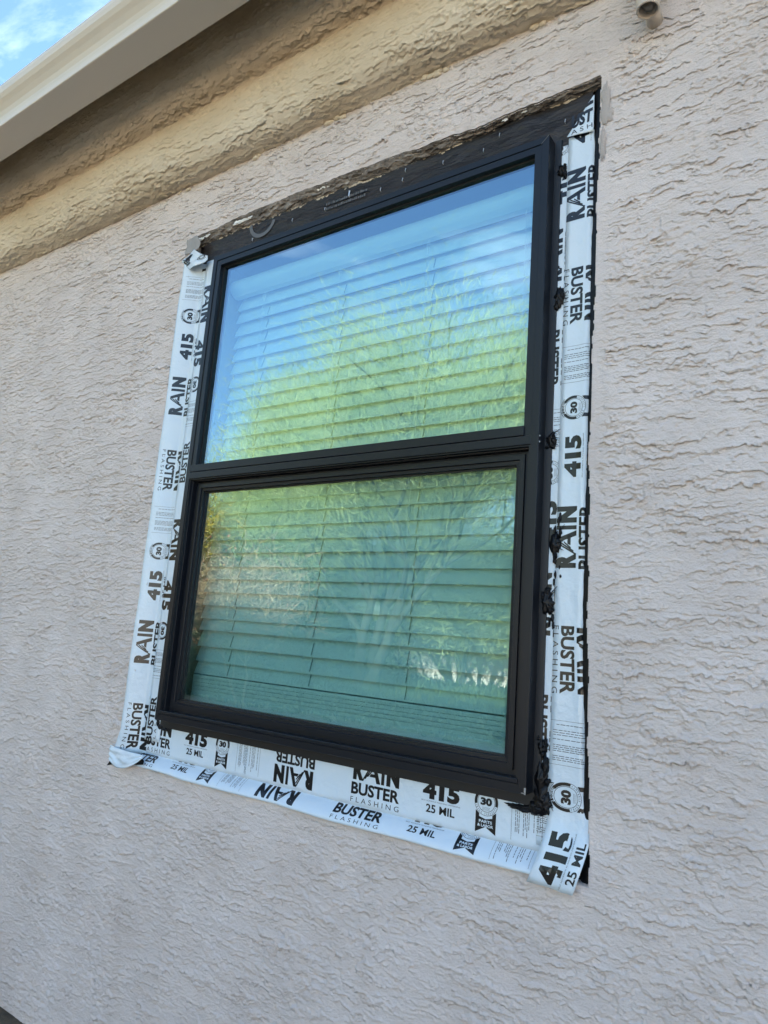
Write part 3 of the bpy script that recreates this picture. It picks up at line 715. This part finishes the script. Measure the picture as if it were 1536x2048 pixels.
# grey torn corner of old plaster mesh, top left
flat_piece('mesh_scrap', [(-.130, 1.190), (-.080, 1.196), (-.074, 1.214), (-.092, 1.240), (-.104, 1.238), (-.131, 1.236)], SY - .003, 'grey torn scrap of mesh at the top left corner above the crumpled flap', 'scrap', m='scrap' if 'scrap' in M else 'chalk', wave=.004)
# bottom left tail: end of the left tape folded down over the stucco
def tail_fn(a, b):
    return (-.150 + .125 * a + .012 * b, SY - .012 - .008 * math.sin(math.pi * a) * (1 - b * .3) - .006 * b + .003 * float(gn(a * 4, b * 4, 98)), -.078 - .040 * b * (1 - .55 * (a - .35) ** 2 * 4) - .004 * a)
V = [tail_fn(i / 20, j / 14) for i in range(21) for j in range(15)]
o = link('tape_tail', npmesh('tape_tail', V, grid_faces(21, 15)), M['tape'], smooth=True); tag(o, 'crumpled tail end of tape hanging at the lower left corner', 'tape')
sm = o.modifiers.new('thickness', 'SOLIDIFY'); sm.thickness = .0008; sm.offset = 0
flat_piece('adhesive_scrap', [(-.156, -.126), (-.141, -.108), (-.128, -.104), (-.124, -.118), (-.138, -.121)], SY - .009, 'black pointed adhesive scrap beside the tape tail at the lower left', 'scrap', m='sealant')
flat_piece('adhesive_scrap', [(-.066, -.108), (-.040, -.088), (-.020, -.094), (-.022, -.103), (-.045, -.107)], SY - .010, 'black adhesive showing right of the tape tail, under the left end of the bottom tape', 'scrap', m='sealant')
# ============================================================ black paper over the window head
nx_, nz2 = 220, 40
xs2 = np.linspace(-.085, .968, nx_).astype(np.float32); zz = np.linspace(0, 1, nz2).astype(np.float32)
PX, PT = np.meshgrid(xs2, zz, indexing='ij')
botz = (1.1405 + .0015 * gn(xs2 * 9, xs2 * 0, 100) - .004 * sst(.90, .915, xs2) - .0 * xs2)[:, None]
PZ = botz + (1.240 - botz) * PT
fold = np.exp(-((PX - .80 - .35 * (PZ - 1.15)) / .03) ** 2) + .8 * np.exp(-((PX - .86 + .5 * (PZ - 1.17)) / .018) ** 2) + .4 * np.exp(-((PX - .02) / .02) ** 2)
PY = T - .0045 - .0022 * gn(PX * 8, PZ * 14, 101) * .5 - .0012 * gn(PX * 25, PZ * 40, 102) - .0042 * fold * (1 - PT * .5)
near = (PX > -.002) & (PX < .902)
PY = np.where(near, PY - (.004) * (1 - PT) ** 2, PY)
PY = np.where(near & (PZ < 1.1465), np.minimum(PY, T), PY)
V = np.stack([PX, PY, PZ], -1).reshape(-1, 3)
o = link('building_paper', npmesh('building_paper', V, grid_faces(nx_, nz2)), M['paper'], smooth=True)
paper = tag(o, 'wrinkled black building paper stapled above the window under the broken plaster', 'membrane')
pr = MB()
def arcbox(mb, cx_, cz_, r0, r1, a0, a1, y, n=16):
    for i in range(n):
        b0 = a0 + (a1 - a0) * i / n; b1 = a0 + (a1 - a0) * (i + 1) / n; k = len(mb.v)
        mb.v += [(cx_ + r0 * math.cos(b0), y, cz_ + r0 * math.sin(b0)), (cx_ + r1 * math.cos(b0), y, cz_ + r1 * math.sin(b0)), (cx_ + r1 * math.cos(b1), y, cz_ + r1 * math.sin(b1)), (cx_ + r0 * math.cos(b1), y, cz_ + r0 * math.sin(b1))]
        mb.f.append([k, k + 1, k + 2, k + 3])
arcbox(pr, .136, 1.224, .036, .046, math.pi * 1.02, math.pi * 1.92, T - .0082)
rg = random.Random(5)
for z in (1.196, 1.184):
    x = .345
    while x < .46: 
        wd = rg.uniform(.0015, .004); pr.box((x, T - .0094, z), (x + wd, T - .0086, z + rg.uniform(.004, .007))); x += wd + rg.uniform(.001, .004)
po = pr.build('faint_print', M['greyprint']); po.parent = paper
# staples
for i, (x, z) in enumerate(((.239, 1.193), (.341, 1.190), (.411, 1.206), (.500, 1.187), (.557, 1.191), (.563, 1.212), (.657, 1.196), (.750, 1.189), (.784, 1.210), (.918, 1.186), (.106, 1.180))):
    b = MB(); h = .0042 if i != 2 else .0075; r_ = .0006 if i != 2 else .0016
    b.tube([(x, T - .006, z - h), (x, T - .0088, z - h + .001), (x + .0006, T - .0088, z + h - .001), (x + .0006, T - .006, z + h)], r_, 6)
    places = ['fourth', 'third', 'largest and whitest', 'sixth', 'seventh, lower', 'seventh, upper', 'eighth', 'ninth', 'tenth', 'last, beside the triangular tape patch', 'first, beside the faint grey arc']
    o = b.build('staple', M['staple'])
    words = ['thin staple right of the faint grey arc on the black paper', 'thin staple at the left end of the faint print on the black paper', 'large bright staple in the middle of the faint print on the black paper',
             'thin staple just right of the faint print on the black paper', 'lower of two staples above the middle of the window', 'upper of two staples above the middle of the window',
             'thin staple right of the pair above the middle of the window', 'lone staple low on the paper above the right part of the window', 'small staple near the plaster above the right part of the window',
             'staple beside the triangular tape patch', 'staple below the faint grey arc at the left of the paper']
    tag(o, words[i], 'staple', 'staples in the black building paper')

# ============================================================ black sealant
sb = MB(); rg = random.Random(12)
zz_ = np.arange(-.112, 1.232, .004)
k0 = 10; pts = []
for z in zz_: 
    pts.append((z, .975 + .008 * float(sst(.30, .02, z)) + .0025 * float(gn(z * 11, .3, 110)) + .0012 * float(gn(z * 45, .3, 111))))
n0 = 0
for z, x in pts:
    ye = T - .002
    sb.v += [(x - .006, T, z), (x - .0015, T - .006, z), (x + .004, T - .0075 - .0015 * float(gn(z * 30, 0, 112)), z), (x + .011, T - .008, z), (x + .03, T - .001, z)]
for i in range(len(pts) - 1):
    for j in range(4): sb.f.append([i * 5 + j, i * 5 + j + 1, (i + 1) * 5 + j + 1, (i + 1) * 5 + j])
o = sb.build('sealant_bead', M['sealant'], smooth=True); tag(o, 'long black adhesive bead in the gap between right tape and stucco edge', 'sealant')
def smear(mb, c, w_, h_, rg, y0, th=.003, n=30):
    """flat ragged smear of sealant pressed on the tape, thicker in the middle"""
    k = rg.uniform(0, 60); i0 = len(mb.v); mb.v.append((c[0], y0 - th, c[1])); R_ = 5
    for j in range(1, R_ + 1):
        for i in range(n):
            a = 2 * math.pi * i / n; q = j / R_
            rr = q * (1 + .38 * float(gn(math.cos(a) * 1.6 + k, math.sin(a) * 1.6, 120)) + .30 * float(gn(math.cos(a) * 5 + k, math.sin(a) * 5, 121)) * q)
            hh = th * (1 - q * q) * (1 + .7 * float(gn(math.cos(a) * q * 2.5 + k, math.sin(a) * q * 2.5, 122))) - (.0012 if j == R_ else 0)
            mb.v.append((c[0] + rr * w_ * math.cos(a), y0 - hh, c[1] + rr * h_ * math.sin(a)))
    for i in range(n): mb.f.append([i0, i0 + 1 + i, i0 + 1 + (i + 1) % n])
    for j in range(R_ - 1):
        for i in range(n):
            a_ = i0 + 1 + j * n + i; b_ = i0 + 1 + j * n + (i + 1) % n; mb.f.append([a_, b_, b_ + n, a_ + n])
spots = [(.914, 1.084, .008, .013, 'small black sealant glob at the top of the right side, beside the digits'), (.917, .834, .010, .018, 'jagged black sealant glob beside the upper downward BUSTER print'), (.911, .573, .010, .013, 'round black sealant glob beside the end of the middle rail'),
         (.924, .392, .010, .024, 'smeared black sealant glob over the RAIN print at the right'), (.913, .297, .011, .020, 'large black sealant glob below the smeared one on the right side'), (.913, .070, .008, .014, 'black sealant glob near the lower end of the right frame side')]
for i, (x, z, w_, h_, lb) in enumerate(spots):
    b = MB(); rg = random.Random(20 + i); y0 = T - .0070
    smear(b, (x, z), w_, h_, rg, y0, .005)
    for k in range(4): smear(b, (x + rg.uniform(-.8, .9) * w_, z + rg.uniform(-1., 1.) * h_), w_ * rg.uniform(.3, .5), h_ * rg.uniform(.2, .5), rg, y0 - .0008, .0035, 18)
    for k in range(3): 
        a = rg.uniform(-1, 1); b.tube([(x, y0 - .002, z), (x + w_ * .9, y0 - .002 - rg.uniform(0, .004), z + a * h_), (x + w_ * rg.uniform(1.1, 1.7), y0 - .001, z + a * h_ * 1.5)], .0016, 6, .0003)
    if i in (3, 4):
        for k in range(9): smear(b, (x + rg.uniform(-.3, 1.1) * w_, z + rg.uniform(-2.4, 2.) * h_), w_ * rg.uniform(.12, .3), h_ * rg.uniform(.12, .35), rg, y0 - .0002, .0015, 14)
    o = b.build('sealant_glob', M['sealant'], smooth=True); tag(o, lb, 'sealant', 'black sealant globs beside the window frame')
b = MB(); rg = random.Random(40)
for (x, z, w_, h_) in ((.912, .020, .010, .026), (.914, -.008, .014, .022), (.905, -.022, .016, .010), (.922, -.014, .009, .016), (.919, .042, .006, .018), (.888, -.025, .022, .006), (.875, -.0245, .02, .003)):
    smear(b, (x, z), w_, h_, rg, T - .0072, .006, 26)
for k in range(8): smear(b, (.905 + .02 * rg.random(), .03 - .055 * rg.random()), .005, .006, rg, T - .009, .004, 14)
for k in range(4):
    z = rg.uniform(-.02, .03); b.tube([(.918, T - .008, z), (.928, T - .010, z - .004), (.934, T - .0065, z - rg.uniform(.0, .02))], .0014, 6, .0004)
o = b.build('sealant_glob', M['sealant'], smooth=True); tag(o, 'thick black sealant mass under the lower right corner of the frame', 'sealant', 'black sealant globs beside the window frame')
b = MB(); rg = random.Random(41)
for (x, z, w_, h_) in ((-.012, -.020, .012, .007), (.004, -.024, .010, .005), (-.022, -.010, .006, .010)): smear(b, (x, z), w_, h_, rg, T - .0055, .004, 22)
o = b.build('sealant_glob', M['sealant'], smooth=True); tag(o, 'ragged black sealant under the lower left corner of the frame', 'sealant', 'black sealant globs beside the window frame')

sp = MB(); rg = random.Random(61)
for (x, z, w_, h_) in ((.998, 1.19, .008, .030), (1.001, 1.155, .011, .022), (.995, 1.10, .005, .035)):
    smear(sp, (x, z), w_, h_, rg, SY - .0024, .0016, 30)
sp.build('scraped_plaster', M['scrape'], house, smooth=True)
# ============================================================ GROUND and what stands opposite (seen mirrored in the panes)
gd = MB(); n = 60
me = bpy.data.meshes.new('ground'); me.from_pydata([(-400, -400, GZ), (400, -400, GZ), (400, 400, GZ), (-400, 400, GZ)], [], [[0, 1, 2, 3]])
tag(link('ground', me, M['ground']), 'tan gravel yard ground', None, None, 'structure'); bpy.data.objects['ground'].pop('label', None)
b = MB(); b.box((-9, -2.8, GZ - .1), (6, SY + .01, GZ + .012)); tag(b.build('soil_bed', M['bed'], bevel=.01), None, None, None, 'structure')
b = MB(); b.box((-30, -11.2, GZ), (14, -11.0, .62)); o = b.build('block_wall', M['block']); tag(o, 'tan painted block wall behind the tree, mirrored in the lower pane', 'wall')
cp_ = MB(); cp_.box((-30, -11.23, .62), (14, -10.97, .67)); c_ = cp_.build('wall_cap', M['block']); c_.parent = o

def blades(name, pts_dirs, ln, wd, m, parent, rg):
    """many thin stems as narrow triangles"""
    P_, D_ = pts_dirs; n = len(P_)
    l_ = ln * rg.uniform(.6, 1.3, n)[:, None]; side = np.cross(D_, rg.normal(size=(n, 3))); side /= np.linalg.norm(side, axis=1)[:, None] + 1e-9
    a = P_ - side * wd / 2; b = P_ + side * wd / 2; c = P_ + D_ * l_ + side * wd * .15; d = P_ + D_ * l_ - side * wd * .15
    V = np.stack([a, b, c, d], 1).reshape(-1, 3); F = np.arange(n * 4).reshape(n, 4)
    o = link(name, npmesh(name, V, F), m)
    if parent: adopt(o, parent)
    return o
def tree(name, label, base, height, spread, seed, leaf, bark, n_leaf, ln, wd, droop=.1, trunk_h=.25, r0=.10, group=None, cat='tree', upright=.55, part='crown', lump_r=.5, depth=4):
    root = empty(name, base, label, cat, group)
    rg = np.random.RandomState(seed); rnd = random.Random(seed)
    mb = MB(); tips = []
    def grow(p, d, L_, r, dep):
        pts = [p]; q = p.copy(); dd = d.copy()
        for i in range(4):
            dd = (dd + Vector((rnd.gauss(0, .12), rnd.gauss(0, .12), rnd.gauss(0, .08) + .03))).normalized(); q = q + dd * L_ / 4; pts.append(q.copy())
        mb.tube(pts, r, 6, r * .6)
        if dep >= 2:
            for w_ in (2, 3, 4): tips.append((pts[w_], dd.copy(), dep))
        if dep < depth:
            for k in range(rnd.choice((3, 3, 4))):
                a = rnd.uniform(0, 2 * math.pi); nd = (dd * 1.0 + Vector((math.cos(a), math.sin(a), rnd.uniform(-.1, .5))) * rnd.uniform(.45, .9)).normalized()
                nd.x *= spread; nd.y *= spread; nd = nd.normalized()
                grow(pts[rnd.choice((2, 3, 4))], nd, L_ * rnd.uniform(.62, .82), r * .55, dep + 1)
    b0 = Vector(base)
    for k in range(rnd.choice((2, 3))):
        a = rnd.uniform(0, 6.28); grow(b0 + Vector((.05 * k, 0, -.05)), Vector((.35 * math.cos(a), .35 * math.sin(a), 1)).normalized(), height * trunk_h * 1.25, r0, 0)
    mb.build('trunk', bark, root, smooth=True)
    T_ = np.array([t_[0] for t_ in tips]); Dd = np.array([t_[1] for t_ in tips])
    k = rg.randint(0, len(T_), n_leaf)
    P_ = T_[k] + rg.normal(size=(n_leaf, 3)) * np.array([lump_r, lump_r, lump_r * .8]) * .5
    D_ = Dd[k] * upright + rg.normal(size=(n_leaf, 3)) * .5 + np.array([0, 0, -droop]); D_ /= np.linalg.norm(D_, axis=1)[:, None]
    blades(part, (P_, D_), ln, wd, leaf, root, rg)
    return root, T_
rt, TT = tree('palo_verde_tree', 'feathery yellow green palo verde tree mirrored in the window panes', (-4.6, -6.9, GZ), 6.6, 1.15, 5, M['pv'], M['bark'], 350000, .16, .0050, droop=.02, trunk_h=.27, r0=.09, upright=.9, lump_r=.72)
print('tree bounds', TT.min(0), TT.max(0))
tree('olive_tree', 'brownish olive tree mirrored at the left edge of the upper pane', (-7.6, -5.4, GZ), 3.9, 1.0, 8, M['olive'], M['barkb'], 30000, .14, .016, trunk_h=.27, r0=.08, lump_r=.5)
tree('flowering_shrub', 'leggy shrub with pink bracts mirrored at the left of the lower pane', (-6.6, -5.6, GZ), 2.2, 1.1, 9, M['pink'], M['dry'], 1500, .05, .03, trunk_h=.27, r0=.02, lump_r=.4, cat='shrub', depth=4)
tree('dry_shrub', 'dry twiggy shrub mirrored along the top of the lower pane', (-4.9, -5.0, GZ), 2.1, 1.1, 10, M['dry'], M['dry'], 5000, .22, .007, trunk_h=.27, r0=.02, lump_r=.5, cat='shrub', depth=4)

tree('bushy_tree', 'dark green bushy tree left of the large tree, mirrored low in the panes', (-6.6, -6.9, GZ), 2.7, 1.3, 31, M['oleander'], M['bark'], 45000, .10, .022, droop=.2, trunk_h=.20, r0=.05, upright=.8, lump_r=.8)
tree('palo_verde_tree', 'smaller palo verde tree far behind the dark hedge, mirrored left of the trunk', (-8.6, -10.2, GZ), 4.6, 1.3, 31, M['pv'], M['bark'], 110000, .18, .0085, droop=.2, trunk_h=.22, r0=.05, upright=.8, lump_r=.9)
tree('palo_verde_tree', 'smaller palo verde tree far behind at the right, mirrored above the block wall', (-4.6, -10.0, GZ), 4.6, 1.3, 33, M['pv'], M['bark'], 110000, .18, .0085, droop=.2, trunk_h=.24, r0=.05, upright=.8, lump_r=.9)
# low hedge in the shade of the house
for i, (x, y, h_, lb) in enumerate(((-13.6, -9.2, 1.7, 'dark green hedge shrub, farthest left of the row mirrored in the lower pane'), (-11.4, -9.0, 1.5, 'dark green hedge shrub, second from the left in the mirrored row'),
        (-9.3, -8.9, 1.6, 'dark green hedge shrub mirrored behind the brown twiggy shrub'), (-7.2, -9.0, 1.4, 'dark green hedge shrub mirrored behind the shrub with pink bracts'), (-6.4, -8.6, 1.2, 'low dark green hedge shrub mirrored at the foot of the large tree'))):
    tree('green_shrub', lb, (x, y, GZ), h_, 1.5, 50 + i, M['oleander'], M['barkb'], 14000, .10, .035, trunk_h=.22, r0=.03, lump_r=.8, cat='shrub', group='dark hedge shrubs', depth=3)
cover = [];  rg = np.random.RandomState(77); n = 40000
P_ = np.stack([rg.uniform(-16, -2.6, n), rg.uniform(-10.6, -5.3, n), GZ + rg.uniform(0, .22, n)], -1); P_[:, 0] += .5 * (P_[:, 1] + 8)
D_ = rg.normal(size=(n, 3)) * .5 + np.array([0, 0, .8]); D_ /= np.linalg.norm(D_, axis=1)[:, None]
gc = blades('ground_cover', (P_, D_), .14, .05, M['oleander'], None, rg); tag(gc, 'low dark ground cover plants spread under the trees', 'ground cover', None, 'stuff')
